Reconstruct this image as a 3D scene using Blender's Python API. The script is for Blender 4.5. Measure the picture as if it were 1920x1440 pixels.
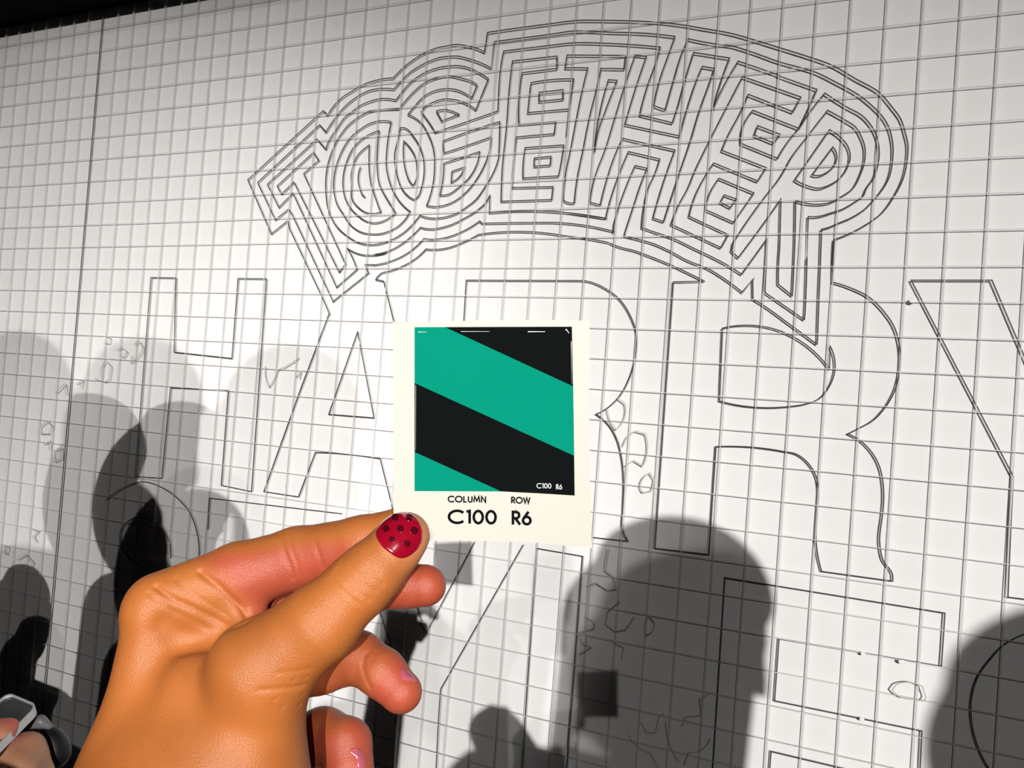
import bpy, bmesh, math
import numpy as np
from mathutils import Vector, Matrix

# ------------------------------------------------------------------ scene, camera, light, exposure
for o in list(bpy.data.objects):
    bpy.data.objects.remove(o, do_unlink=True)
SC = bpy.context.scene
COL = SC.collection
FPX = 1849.777
RC = np.array([[0.87650812, -0.07544838, 0.47543775],
               [0.05393477, 0.99681444, 0.05875379],
               [-0.4783561, -0.02585555, 0.87778524]])      # rows: camera right, down, forward in wall axes (along, down, into)
CG = np.array([1.93689508, 0.79441681, -1.47953713])
Z0 = 1.55 + CG[1]

def g2w(p):                                                # wall axes -> world
    p = np.asarray(p, float)
    return np.stack([p[..., 0] - CG[0], p[..., 2], Z0 - p[..., 1]], -1)

AX = np.array([[r[0], r[2], -r[1]] for r in RC])            # camera right, down, forward in world
CAMP = g2w(CG)

cam = bpy.data.cameras.new('camera')
cam.sensor_width = 36.0
cam.lens = FPX / 1920 * 36.0
cam.clip_start = 0.02
camo = bpy.data.objects.new('camera', cam)
COL.objects.link(camo)
camo.matrix_world = Matrix(((AX[0][0], -AX[1][0], -AX[2][0], CAMP[0]),
                            (AX[0][1], -AX[1][1], -AX[2][1], CAMP[1]),
                            (AX[0][2], -AX[1][2], -AX[2][2], CAMP[2]),
                            (0, 0, 0, 1)))
SC.camera = camo
w = bpy.data.worlds.new('world'); SC.world = w; w.use_nodes = True
w.node_tree.nodes['Background'].inputs[0].default_value = (0.9, 0.95, 1, 1)
w.node_tree.nodes['Background'].inputs[1].default_value = 0.012
SC.view_settings.view_transform = 'Standard'
SC.view_settings.look = 'None'
SC.view_settings.gamma = 1.0
SC.view_settings.exposure = 0.0
SC.view_settings.use_curve_mapping = False
SC.cycles.max_bounces = 8

def spot(name, loc, target, power, size, blend, rad=0.02, color=(1, 0.97, 0.94)):
    l = bpy.data.lights.new(name, 'SPOT')
    l.energy = power; l.spot_size = math.radians(size); l.spot_blend = blend
    l.shadow_soft_size = rad; l.color = color
    o = bpy.data.objects.new(name, l); COL.objects.link(o)
    o.location = loc
    d = Vector(target) - Vector(loc)
    o.rotation_euler = d.to_track_quat('-Z', 'Y').to_euler()
    return o

LY, LZ = -7.5, 2.90
LIGHTS = {                                                 # a row of track spotlights hung behind the visitors
    'main': ((3.70, LY, LZ), (-0.50, 0, 0.90), 3250, 23.5, 1.0),
    'high': ((2.25, LY, 3.75), (-0.60, 0, 1.00), 280, 40, 1.0),
    'right': ((4.65, LY, LZ), (-2.05, 0, 1.25), 1950, 18, 1.0),
    'left': ((2.75, LY, LZ), (-2.05, 0, 1.25), 1600, 18, 1.0),
}
for k, (a, b, p, s, bl) in LIGHTS.items():
    spot('spotlight_' + k, a, b, p, s, bl)

# ------------------------------------------------------------------ materials
def mat(name, color=(0.8, 0.8, 0.8), rough=0.6, noise=0.0, nscale=30, bump=0.0, bscale=200, metal=0.0, coat=0.0, sss=0.0,
        attr=None, spec=0.5):
    m = bpy.data.materials.new(name); m.use_nodes = True
    nt = m.node_tree; N = nt.nodes; L = nt.links
    b = N['Principled BSDF']
    b.inputs['Base Color'].default_value = (*color, 1)
    b.inputs['Roughness'].default_value = rough
    b.inputs['Metallic'].default_value = metal
    b.inputs['Coat Weight'].default_value = coat
    b.inputs['Coat Roughness'].default_value = 0.08
    b.inputs['Specular IOR Level'].default_value = spec
    if sss:
        b.inputs['Subsurface Weight'].default_value = sss
        b.inputs['Subsurface Radius'].default_value = (1.0, 0.32, 0.16)
        b.inputs['Subsurface Scale'].default_value = 0.004
    tc = N.new('ShaderNodeTexCoord')
    src = None
    if attr:
        a = N.new('ShaderNodeAttribute'); a.attribute_name = attr
        src = a.outputs['Color']
    if noise:
        n = N.new('ShaderNodeTexNoise'); n.inputs['Scale'].default_value = nscale; n.inputs['Detail'].default_value = 5
        L.new(tc.outputs['Object'], n.inputs['Vector'])
        r = N.new('ShaderNodeMapRange')
        r.inputs['To Min'].default_value = 1 - noise; r.inputs['To Max'].default_value = 1 + noise
        L.new(n.outputs['Fac'], r.inputs['Value'])
        mx = N.new('ShaderNodeMix'); mx.data_type = 'RGBA'; mx.blend_type = 'MULTIPLY'; mx.inputs[0].default_value = 1
        if src is not None: L.new(src, mx.inputs[6])
        else: mx.inputs[6].default_value = (*color, 1)
        L.new(r.outputs[0], mx.inputs[7])
        src = mx.outputs[2]
    if src is not None: L.new(src, b.inputs['Base Color'])
    if bump:
        n2 = N.new('ShaderNodeTexNoise'); n2.inputs['Scale'].default_value = bscale; n2.inputs['Detail'].default_value = 4
        L.new(tc.outputs['Object'], n2.inputs['Vector'])
        bp = N.new('ShaderNodeBump'); bp.inputs['Strength'].default_value = bump; bp.inputs['Distance'].default_value = 0.001
        L.new(n2.outputs['Fac'], bp.inputs['Height']); L.new(bp.outputs[0], b.inputs['Normal'])
    return m

def clear_mat(name, gloss=0.05, rough=0.06, tint=1.0):
    m = bpy.data.materials.new(name); m.use_nodes = True
    nt = m.node_tree; N = nt.nodes; L = nt.links
    N.remove(N['Principled BSDF'])
    t = N.new('ShaderNodeBsdfTransparent'); t.inputs[0].default_value = (tint, tint, tint, 1)
    g = N.new('ShaderNodeBsdfGlossy'); g.inputs['Roughness'].default_value = rough
    fr = N.new('ShaderNodeFresnel'); fr.inputs['IOR'].default_value = 1.35
    k = N.new('ShaderNodeMath'); k.operation = 'MULTIPLY'; k.inputs[1].default_value = gloss
    L.new(fr.outputs[0], k.inputs[0])
    mx = N.new('ShaderNodeMixShader'); L.new(k.outputs[0], mx.inputs[0])
    L.new(t.outputs[0], mx.inputs[1]); L.new(g.outputs[0], mx.inputs[2])
    L.new(mx.outputs[0], N['Material Output'].inputs['Surface'])
    return m

M_wall = mat('white_board', (0.80, 0.79, 0.78), 0.75, noise=0.02, nscale=3, bump=0.05, bscale=60)
M_black = mat('black_paint', (0.004, 0.004, 0.004), 0.9, noise=0.2, spec=0.03)
M_dark = mat('dark_room_paint', (0.035, 0.033, 0.032), 0.8, noise=0.15, nscale=4)
M_floor = mat('dark_carpet', (0.03, 0.03, 0.032), 0.95, noise=0.4, nscale=200, bump=0.5, bscale=400)
M_grid = mat('grey_printed_grid', (0.64, 0.625, 0.62), 0.6, noise=0.05)
M_letter = mat('dark_printed_line', (0.045, 0.048, 0.046), 0.5, noise=0.1)
def fin_mat(name, color, opac):  # translucent fins added behind each line, widening it into a band
    m = mat(name, color, 0.7, noise=0.05)
    nt = m.node_tree; N = nt.nodes; L = nt.links
    t = N.new('ShaderNodeBsdfTransparent'); mx = N.new('ShaderNodeMixShader'); mx.inputs[0].default_value = opac
    L.new(t.outputs[0], mx.inputs[1]); L.new(N['Principled BSDF'].outputs[0], mx.inputs[2])
    L.new(mx.outputs[0], N['Material Output'].inputs['Surface'])
    return m
M_gfin = fin_mat('pale_fin_behind_line', (0.66, 0.65, 0.64), 0.24)
M_lfin = fin_mat('dark_fin_behind_line', (0.34, 0.34, 0.33), 0.28)
M_seam = mat('dark_seam', (0.12, 0.12, 0.12), 0.7, noise=0.1)
M_clear = clear_mat('clear_acrylic', 0.02, 0.25)
M_glue = mat('dried_glue', (0.50, 0.49, 0.47), 0.25, noise=0.1, nscale=300)
M_glint = mat('white_glint_blob', (0.9, 0.9, 0.88), 0.1, noise=0.05, coat=0.5)  # white colour stands in for glints on the clear glue blobs

# ------------------------------------------------------------------ helpers
def link(name, verts, faces, m, parent=None, smooth=False):
    me = bpy.data.meshes.new(name)
    me.from_pydata([tuple(map(float, v)) for v in verts], [], [tuple(map(int, f)) for f in faces])
    me.validate(); me.update()
    if m: me.materials.append(m)
    if smooth:
        me.polygons.foreach_set('use_smooth', [True] * len(me.polygons))
    o = bpy.data.objects.new(name, me); COL.objects.link(o)
    if parent is not None: o.parent = parent
    return o

def tag(o, label=None, cat=None, group=None, kind=None):
    if label: o['label'] = label
    if cat: o['category'] = cat
    if group: o['group'] = group
    if kind: o['kind'] = kind
    return o

def empty(name, loc):
    o = bpy.data.objects.new(name, None); COL.objects.link(o); o.location = loc
    o.empty_display_size = 0.05
    return o

def reparent(o, p):
    o.parent = p
    o.matrix_parent_inverse = Matrix.Translation(-Vector(p.location))

def box(name, lo, hi, m, kind=None, bev=0):
    bm = bmesh.new()
    bmesh.ops.create_cube(bm, size=1)
    for v in bm.verts:
        v.co = Vector([lo[i] + (v.co[i] + 0.5) * (hi[i] - lo[i]) for i in range(3)])
    if bev: bmesh.ops.bevel(bm, geom=bm.edges[:], offset=bev, segments=2, affect='EDGES')
    me = bpy.data.meshes.new(name); bm.to_mesh(me); bm.free(); me.materials.append(m)
    o = bpy.data.objects.new(name, me); COL.objects.link(o)
    if kind: o['kind'] = kind
    return o

# ------------------------------------------------------------------ room
GAP = 0.0095
XL, XR, YB, ZT = -3.6, 5.4, -8.4, 4.3
box('floor', (XL, YB, -0.1), (XR, 0.15, 0), M_floor, 'structure')
box('ceiling', (XL, YB, ZT), (XR, 0.15, ZT + 0.1), M_black, 'structure')
box('wall_front', (XL, GAP, 0), (XR, 0.15, ZT), M_wall, 'structure')
box('wall_left', (XL - 0.1, YB, 0), (XL, 0.15, ZT), M_dark, 'structure')
box('wall_right', (XR, YB, 0), (XR + 0.1, 0.15, ZT), M_dark, 'structure')
box('wall_back', (XL - 0.1, YB - 0.1, 0), (XR + 0.1, YB, ZT), M_dark, 'structure')
box('trim_top', (XL, -0.30, 2.392), (XR, GAP, ZT), M_black, 'structure', 0.003)   # black header above the white wall

# ------------------------------------------------------------------ pixel -> wall plane
def px2plane(pts, y=0.0):
    pts = np.asarray(pts, float)
    d = np.stack([(pts[:, 0] - 960) / FPX, (pts[:, 1] - 720) / FPX, np.ones(len(pts))], -1) @ AX
    t = (y - CAMP[1]) / d[:, 1]
    p = CAMP + d * t[:, None]
    return p[:, [0, 2]]

def smooth_poly(P, closed=False, step=0.004, lim=38, mx=0.17):
    P = [np.array(p, float) for p in P]
    Q = [P[0]]
    for p in P[1:]:
        if np.linalg.norm(p - Q[-1]) > 1e-4: Q.append(p)
    if closed and np.linalg.norm(Q[0] - Q[-1]) < 1e-4: Q.pop()
    n = len(Q)
    if n < 3: return Q
    tan = [None] * n
    for i in range(n):
        if not closed and i in (0, n - 1): continue
        a, b, c = Q[i - 1], Q[i], Q[(i + 1) % n]
        u = b - a; v = c - b; lu = np.linalg.norm(u); lv = np.linalg.norm(v)
        cosang = np.clip(u @ v / lu / lv, -1, 1)
        if cosang > math.cos(math.radians(lim)) and lu < mx and lv < mx and max(lu, lv) < 6 * min(lu, lv):
            t = u / lu * lv + v / lv * lu
            tan[i] = t / np.linalg.norm(t)
    out = []
    m = n if closed else n - 1
    for i in range(m):
        a, b = Q[i], Q[(i + 1) % n]
        L = np.linalg.norm(b - a); dirn = (b - a) / L
        ta = tan[i] if tan[i] is not None else None
        tb = tan[(i + 1) % n]
        if ta is None and tb is None:
            out.append(a); continue
        if ta is None: ta = 2 * dirn * (dirn @ tb) - tb
        if tb is None: tb = 2 * dirn * (dirn @ ta) - ta
        k = max(2, min(14, int(L / step)))
        for j in range(k):
            s = j / k
            h = (2*s**3-3*s**2+1) * a + (s**3-2*s**2+s) * L * ta + (-2*s**3+3*s**2) * b + (s**3-s**2) * L * tb
            out.append(h)
    if not closed: out.append(Q[-1])
    return out

def ribbon(polys, width, y0, y1):
    """flat strips of the given width following polylines in the x-z plane, between depths y0 (front) and y1"""
    V, F = [], []
    for P, closed in polys:
        n = len(P)
        if n < 2: continue
        base = len(V)
        for i in range(n):
            if closed or 0 < i < n - 1:
                a, b, c = P[i - 1], P[i], P[(i + 1) % n]
                u = (b - a) / (np.linalg.norm(b - a) + 1e-12); v = (c - b) / (np.linalg.norm(c - b) + 1e-12)
            elif i == 0:
                u = v = (P[1] - P[0]) / np.linalg.norm(P[1] - P[0])
            else:
                u = v = (P[-1] - P[-2]) / np.linalg.norm(P[-1] - P[-2])
            t = u + v
            if np.linalg.norm(t) < 1e-6: t = u
            t = t / np.linalg.norm(t)
            nn = np.array([-t[1], t[0]])
            k = max(0.35, abs(nn @ np.array([-u[1], u[0]])))
            off = nn * width / 2 / k
            for yy in (y0, y1):
                V.append((P[i][0] + off[0], yy, P[i][1] + off[1]))
                V.append((P[i][0] - off[0], yy, P[i][1] - off[1]))
        m = n if closed else n - 1
        for i in range(m):
            a = base + 4 * i; b = base + 4 * ((i + 1) % n)
            F += [(a, a + 1, b + 1, b), (a + 2, b + 2, b + 3, a + 3), (a, b, b + 2, a + 2), (a + 1, a + 3, b + 3, b + 1)]
        if not closed:
            a = base; F.append((a, a + 2, a + 3, a + 1))
            a = base + 4 * (n - 1); F.append((a, a + 1, a + 3, a + 2))
    return V, F

def skirt(polys, y0, y1):
    V, F = [], []
    for P, closed in polys:
        n = len(P); b = len(V)
        for p in P: V += [(p[0], y0, p[1]), (p[0], y1, p[1])]
        for i in range(n if closed else n - 1):
            a = b + 2 * i; c = b + 2 * ((i + 1) % n)
            F.append((a, c, c + 1, a + 1))
    return V, F

def with_skirt(V, F, polys, y0, y1, name, m1, m2):
    V2, F2 = skirt(polys, y0, y1)
    n = len(V)
    o = link(name, list(V) + V2, list(F) + [tuple(i + n for i in f) for f in F2], m1)
    o.data.materials.append(m2)
    for p in o.data.polygons[len(F):]: p.material_index = 1
    return o

# ------------------------------------------------------------------ the traced artwork (view offset and scale, then points)
VW = {'G': (440, 180, 6), 'H': (440, 380, 6), 'a': (600, 80, 8), 'b': (600, 240, 8), 'c': (760, 140, 8), 'd': (760, 280, 8),
      'e': (900, 30, 8), 'f': (900, 200, 8), 'g': (1060, 80, 8), 'h': (1060, 240, 8), 'i': (1140, 340, 8), 'j': (1220, 60, 8),
      'k': (1220, 220, 8), 'l': (1360, 120, 8), 'm': (1300, 340, 8), 'n': (1360, 480, 8), 'o': (1460, 200, 8), 'p': (1420, 320, 8),
      'q': (700, 430, 3.84), 'A': (0, 0, 3), 'B': (640, 0, 3), 'C': (1280, 0, 3), 'D': (0, 480, 3), 'E': (640, 480, 3),
      'F': (1280, 480, 3), 'W': (0, 960, 3), 'X': (640, 960, 3), 'Y': (1280, 960, 3), 'Z': (0, 0, 1)}

def parse(s):
    pts = []; v = 'Z'; closed = False
    for tok in s.split():
        if tok in VW: v = tok; continue
        if tok == '@': closed = True; continue
        x, y = tok.split(','); ox, oy, k = VW[v]
        pts.append((ox + float(x) / k, oy + float(y) / k))
    return pts, closed

TOGETHER = '''
G 590,1400 405,1500 140,940 990,160 1040,210 a 210,930 320,820 460,730 640,625 780,575 920,540 1090,525 1180,430 1300,320 1440,220 1600,130 1760,70 1920,40 B 620,250 700,255 760,270 800,288 e 60,530 105,240 700,155 1050,110 1400,65 1920,60 C 0,138 100,155 290,190 400,222 540,265 700,315 840,365 970,440 1110,522 o 1700,0 1830,180 1900,400 C 1265,800 1262,900 1240,1000 1190,1100 1110,1205 p 1720,745 1570,840 1400,930 1150,1030 1130,1440 n 1610,390 F 940,177 1040,225 1130,310 1190,400 1215,480 1225,560 1218,660 1195,750 1140,850 1070,925 990,970 930,1000 1000,1040 1060,1100 1105,1180 1125,1270 1130,1370 1125,1440 Y 1108,180 1125,270 1180,355 1180,390 780,335 750,180 755,0 F 762,1310 755,1260 735,1210 690,1150 640,1115 570,1100 185,1072 Y 145,240 -160,205 F -145,1440 -55,145 120,140 C 0,1520 X 1560,-1460 i 500,1050 420,1045 200,990 80,950 0,910 q 1700,95 1540,65 1380,45 1270,28 755,35 700,65 630,98 540,130 450,143 375,140 300,210 220,258 130,295 40,325 15,355
H 590,200 610,290 1000,1110 1060,1250 D 1845,330 1690,740 1480,1325 1675,1355 1770,1105 1920,1112 E 215,1140 290,1440
H 1575,860 1670,880 Z 737,601 790,800 842,1010
G 250,970 950,320 1020,400 a 80,1330 180,1180 270,1060 400,920 560,800 700,725 860,685 960,680 1100,690 1210,570 1330,450 1480,350 1640,270 1800,215 1920,200 B 640,313 720,330 790,355 840,380 e 160,775 205,380 650,320 1050,268 1370,222 1920,235 j 0,20 360,60 285,270 120,750 40,1100 215,1160 330,750 480,270 560,95 980,175 1220,205 1440,270 1920,440 C 760,410 860,460 1000,540 o 1420,0 1530,110 1640,280 1700,480 1715,680 1700,860 1660,1040 p 1740,440 1600,580 1430,690 1200,790 1060,850 960,875 940,1440 n 1400,640 1380,1250 1370,1320 1040,1080 540,720 410,640 405,350 420,330 250,540 0,350 i 1500,1310 1200,1190 900,1030 700,940 500,880 250,820 240,790 360,420 500,0 h 1220,600 1040,560 960,740 720,1440 i 70,760 B 1530,1300 1200,1250 1080,1250 790,1255 d 1110,1070 960,1170 780,1260 600,1320 440,1345 270,1335 q 250,165 130,225 0,255 H 1560,695 1460,695 1500,790 1100,1110 640,130 600,70 450,190 G 250,970
G 360,990 920,480 1015,590 b 80,310 100,240 250,0 a 350,1130 460,1040 600,935 760,870 900,835 1020,835 1130,855 1220,740 1350,590 1500,480 1700,390 1920,345 B 600,370 700,375 760,400 825,440 c 1050,520 870,410 700,365 600,358 430,400 250,520 230,555 340,700 440,860 980,680 1380,540 1390,350 1410,0 e 330,600 350,520 1050,435 1350,400 1920,405 g 1420,60 1340,330 1240,600 1110,1080 1600,1195 j 380,1180 500,750 640,300 1180,385 1080,650 930,1150 1180,640 1310,430 1920,640 l 780,165 1370,375 1290,560 1100,960 1290,680 1490,430 o 1020,0 1250,130 1400,300 1480,480 1505,650 1490,850 1430,1050 1300,1250 p 1600,350 1450,470 1280,570 1100,630 930,680 760,685 735,1440 n 1220,0 1210,400 1190,880 1180,950 600,550 590,520 610,0 m 1100,860 1060,920 720,1390 550,1280 0,1000 i 940,840 700,760 500,690 530,400 620,40 h 1310,740 1410,460 940,350 780,740 640,1180 600,1350 0,1270 B 1490,1228 1210,1190 830,1195 d 1260,680 1200,790 1060,920 880,1030 700,1120 560,1165 420,1190 220,1165 q 220,90 130,145 0,178 H 1700,560 1530,590 1380,570 1260,510 1290,560 1370,750 1140,950 G 650,1090 490,1250 360,990
G 470,1010 880,630 940,720 770,870 H 1240,690 1170,780 G 660,965 520,1100 @
a 1180,985 1280,860 1400,730 1560,600 1700,535 1920,490 c 700,15 850,50 1000,100 1070,150 990,340 900,280 760,220 600,205 400,250 260,330 130,470 30,590 150,650 250,740 330,880 400,1050 430,1250 d 430,250 400,550 310,835 430,855 560,840 720,780 860,680 1000,530 1130,330 1230,100 c 1270,1050 1275,930 1000,1030 575,1170 550,995 1000,830 1410,700 1400,1100 d 1390,120 1300,370 1180,570 1050,750 900,870 780,950 600,1010 440,1030 210,985 120,1100 0,1220 H 1700,440 1550,470 1400,450 1270,380 1130,250 b 110,1200 80,1000 75,800 95,600 150,400 260,160 a 430,1220 560,1120 700,1040 860,1000 1000,990 @
a 1060,1180 1010,1440 b 990,350 985,560 1020,750 1080,920 1180,1090 1345,1245 H 1850,250 1700,330 1550,350 1400,320 1300,250 b 340,1290 240,1120 200,950 200,750 240,540 320,340 430,160 a 600,1290 760,1200 880,1170 @
b 880,35 740,90 600,180 480,310 390,500 340,700 335,880 370,1050 450,1200 560,1310 680,1390 790,1420 920,1400 1040,1340 1130,1275 1040,1130 950,980 880,830 850,600 850,350 @
b 730,250 650,310 560,400 500,520 460,680 460,850 480,1080 560,1180 680,1260 780,1280 905,1255 870,1170 810,1000 760,850 730,650 725,450 @
b 600,580 565,700 565,800 590,900 630,1000 670,1030
b 1200,-10 1150,200 1110,400 1120,560 1160,750 1230,920 1320,1020 1410,1070 1460,1030 1510,900 1550,700 1550,500 1490,280 1400,130 1280,0 @
b 1250,190 1240,350 1250,500 1290,680 1340,800 1390,860 1430,780 1445,600 1420,430 1350,300 @
c 460,540 600,520 740,560 800,590 540,690 @
d 1110,30 570,205 560,400 510,680 640,670 800,560 950,420 1060,230 @
d 880,260 690,330 680,490 780,430 @
e 480,670 1150,595 1150,780 625,845 600,1000 f 580,260 1130,215 1110,400 540,450 520,600 480,1000 470,1210 1090,1195 1070,1390 310,1415 330,900 390,300 e 440,1000 @
e 760,995 1200,940 1400,938 f 1330,30 710,85 e 750,1050 @
f 1330,30 1290,430
e 880,1140 1240,1100 1240,1240 880,1275 @
f 670,610 1250,570 1200,900 1170,1035 640,1065 650,750 @
f 810,765 1060,740 1050,870 805,890 @
g 20,180 900,185 880,385 530,380 470,650 350,1140 h 260,320 170,770 130,1120 0,1100 f 1240,1390 1270,1050 1350,650 1440,180 g 250,700 330,372 e 1270,770 @
g 640,550 770,560 600,1000 h 500,0 430,350 g 500,1100 @
g 1040,180 1210,200 1060,640 890,1220 1710,1395 j 540,1150 690,700 770,510 950,540 880,750 735,1150 k 590,350 420,850 270,1310 h 1470,1400 1310,1345 1490,740 1640,325 850,150 780,300 620,750 520,1150 360,1110 430,750 600,290 g 740,1110 885,640 @
l 255,182 1130,490 1010,710 340,450 240,680 k 1140,300 1060,490 1730,750 1600,950 940,680 840,830 640,1230 i 1210,520 1800,795 1690,990 940,640 1050,360 1200,80 k 640,840 880,340 j 1130,1130 @
l 410,690 1100,960 1020,1050 780,1410 230,1185 230,1050 @
l 480,920 820,1050 720,1180 430,1060 @
k 1020,910 1545,1130 m 600,610 175,420 190,330 @
k 1100,1160 1280,1220 1190,1350 1040,1270 @
l 1530,690 1250,1050 960,1440 o 90,930 m 1250,0 1130,150 590,920 565,1040 670,1140 1100,560 1310,260 1290,1000 n 800,0 790,420 1000,590 1030,0 m 1530,280 p 700,480 900,500 1100,470 1250,390 1420,270 1540,60 o 1290,780 1290,600 1240,450 1150,300 1000,200 @
o 760,340 930,460 1040,600 1070,760 1030,900 900,1080 760,1170 600,1220 450,1190 240,1090 @
o 810,600 860,680 870,780 820,890 720,980 600,1030 500,1015 @
'''
LETTERS = {
 'block letter H': 'D 845,120 985,122 975,540 1300,575 1335,125 1495,127 1410,1325 1240,1290 1280,755 955,740 905,1250 755,1240 @',
 'block letter A counter': 'E 88,425 180,910 -75,890 @',
 'first block letter R': 'E 670,620 700,135 1340,137 1400,145 1480,180 1560,240 1620,330 1655,430 1655,530 1620,680 1560,790 1500,850 1430,890 1500,950 1550,1040 1570,1120 1580,1440 X 1575,80 1610,165 1380,140',
 'second block letter R bowl': 'F 222,405 515,410 825,635 828,505 850,560 855,640 820,740 770,800 700,830 610,845 205,815 @',
 'block letter Y': 'F 1980,700 1740,135 1285,135 1860,1240 1850,1440 Y 1830,480 1990,500',
 'second row block letter with pointed foot': 'X 205,540 290,800|X 405,480 470,690 745,170|X 1020,185 555,1000 530,1440 525,1600',
 'second row block letter stem': 'X 1010,1500 1095,205 1355,250 1260,1500|X 300,1150 285,1500',
 'second row block letter E': 'Y 160,1550 235,370 1475,570 1455,870 540,715 515,1065 1345,1235 1330,1550|Y 480,1550 495,1350 1000,1470',
 'second row round letter at the right': 'Y 1960,675 1920,690 1820,740 1730,830 1660,930 1625,1050 1625,1180 1660,1320 1720,1440 1800,1530',
 'second row round letter at the left': 'D 590,1375 700,1300 800,1270 900,1300 1000,1370 1060,1440 W 1100,100 1115,250|W 850,350 760,290 690,220 665,140 690,80 750,35 830,45 900,90 950,180 955,260',
 'second row block letter corner': 'D 1165,1540 1175,1362 1920,1450',
}
# fix the long outer line so that the left foot of the T closes cleanly
tl = TOGETHER.strip().split('\n')
tl[0] = tl[0].replace('G 590,1400 405,1500 140,940', 'H 590,200 405,350 G 140,940').replace(
    'C 0,1520 X 1560,-1460 i 500,1050', 'Z 1280,506.7 1240,489 i 500,1075')

RIB = {}
def polys_of(s):
    out = []
    for part in s.split('|'):
        pts, cl = parse(part)
        P = [p for p in px2plane(pts)]
        out.append((smooth_poly(P, cl), cl))
    return out

# two clear panels meeting at the dark seam, each with its printed grid
cell = 0.05
X0 = -CG[0]                       # seam, column 0
PZ0, PZ1 = 0.25, 2.390
def panel(x0, x1, label, c0, c1):
    root = empty('acrylic_panel', ((x0 + x1) / 2, 0, PZ0))
    tag(root, label, 'wall panel')
    s = box('clear_sheet', (x0, -0.003, PZ0), (x1, 0.0, PZ1), M_clear); reparent(s, root)
    vp = [([np.array((X0 + c * cell, PZ0)), np.array((X0 + c * cell, PZ1))], False) for c in range(c0, c1)]
    hp = [([np.array((x0, Z0 - r * cell)), np.array((x1, Z0 - r * cell))], False) for r in range(0, 41)]
    V, F = ribbon(vp, 0.0011, 0.0002, 0.0006)
    V2, F2 = ribbon(hp, 0.0011, 0.0008, 0.0012)
    n = len(V)
    g = with_skirt(V + V2, F + [tuple(i + n for i in f) for f in F2], vp + hp, 0.0013, 0.0085, 'grid_lines', M_grid, M_gfin); reparent(g, root)
    g['kind'] = 'stuff'
    return root
PL = panel(-3.55, X0 - 0.0006, 'white gridded wall panel left of the dark vertical seam, narrow cells', -32, 0)
PR = panel(X0 + 0.0006, 2.55, 'large white gridded wall panel with outlined lettering, right of the dark seam', 1, 90)
seam = box('seam', (X0 - 0.0012, 0.0001, PZ0), (X0 + 0.0012, 0.0012, PZ1), M_seam); reparent(seam, PR)

polys = []
for s in tl: polys += polys_of(s)
V, F = ribbon(polys, 0.0018, 0.0014, 0.0018)
o = with_skirt(V, F, polys, 0.0019, 0.0088, 'lettering', M_letter, M_lfin); reparent(o, PR)
tag(o, 'curved word TOGETHER drawn in nested dark outlines')
for nm, s in LETTERS.items():
    for pl in polys_of(s):
        V, F = ribbon([pl], 0.0017, 0.0014, 0.0018)
        o = with_skirt(V, F, [pl], 0.0019, 0.0088, 'letter_outline', M_letter, M_lfin); reparent(o, PR); tag(o, nm)

# dried wavy glue marks
GLUE = ['E 1560,800 1600,830 1600,900 1550,975 1520,930 1500,860', 'E 1590,1070 1620,1010 1660,985 1715,1000 1725,1040 1700,1180 1650,1150 1600,1180',
        'E 1690,1270 1740,1220 1765,1260 1750,1320 1700,1330 1685,1290 @',
        'X 1510,210 1490,330 1540,370 1550,430 1500,440 1440,400 1390,420', 'X 1380,590 1430,620 1420,655 1350,680 1350,730 1410,760 1340,800',
        'X 1570,500 1500,560 1490,630 1540,670 1600,660 1650,590', 'X 1730,580 1765,620 1750,670 1720,690 1710,630 @',
        'X 1530,730 1590,760 1580,830', 'Y 1180,1000 1200,970 1280,955 1350,980 1370,1040 1355,1060 1290,1050 1220,1035 @',
        'Y 170,1010 100,1050 110,1140 20,1150 0,1200', 'Y 160,1270 130,1320 40,1350 10,1420',
        'X 1690,1180 1720,1240 1770,1240 1790,1150 1820,1130', 'X 1620,1250 1660,1310 1740,1350 1790,1440', 'X 1830,1180 1850,1300 1900,1400',
        'D 600,450 625,460 620,490 590,490', 'D 660,530 690,515 720,540 700,570 680,560', 'D 760,500 790,480 810,520 780,570 740,600 750,560',
        'D 570,690 570,640 600,590 630,620 620,690 600,710 540,690', 'D 430,720 470,700 460,740', 'D 320,770 370,720 380,780',
        'D 230,960 270,930 300,960 280,1000 230,1000 @', 'D 300,1100 350,1080 350,1140 310,1160 @', 'D 250,1060 290,1040 280,1090',
        'D 1500,620 1500,680 1520,735 1550,690 1570,640 1650,600 1690,570', 'D 1670,680 1700,650 1690,690',
        'W 190,100 220,110 190,140 210,170', 'W 20,190 50,200 40,240 20,220 @', 'W 100,270 150,240 190,290 170,320']
for s in GLUE:
    for pl in polys_of(s):
        V, F = ribbon([pl], 0.0016, -0.0037, -0.0030)
        o = link('glue_trace', V, F, M_glue)
        left = np.mean([q[0] for q in pl[0]]) < X0
        reparent(o, PL if left else PR)
for (px, py, r) in ((1711, 563, 0.0045), (1690, 1241, 0.0035), (1618, 1226, 0.003), (1616, 1349, 0.003)):
    c = px2plane([(px, py)], -0.003)[0]
    bm = bmesh.new(); bmesh.ops.create_uvsphere(bm, u_segments=20, v_segments=12, radius=1)
    for v in bm.verts:
        a = math.atan2(v.co.z, v.co.x)
        v.co = Vector((c[0] + v.co.x * r * (1.15 + 0.1 * math.sin(3 * a)), -0.0031 + v.co.y * 0.0004, c[1] + v.co.z * r * 0.8))
    me = bpy.data.meshes.new('glue_glint'); bm.to_mesh(me); bm.free(); me.materials.append(M_glint)
    me.polygons.foreach_set('use_smooth', [True] * len(me.polygons))
    o = bpy.data.objects.new('glue_glint', me); COL.objects.link(o); reparent(o, PR)

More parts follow.
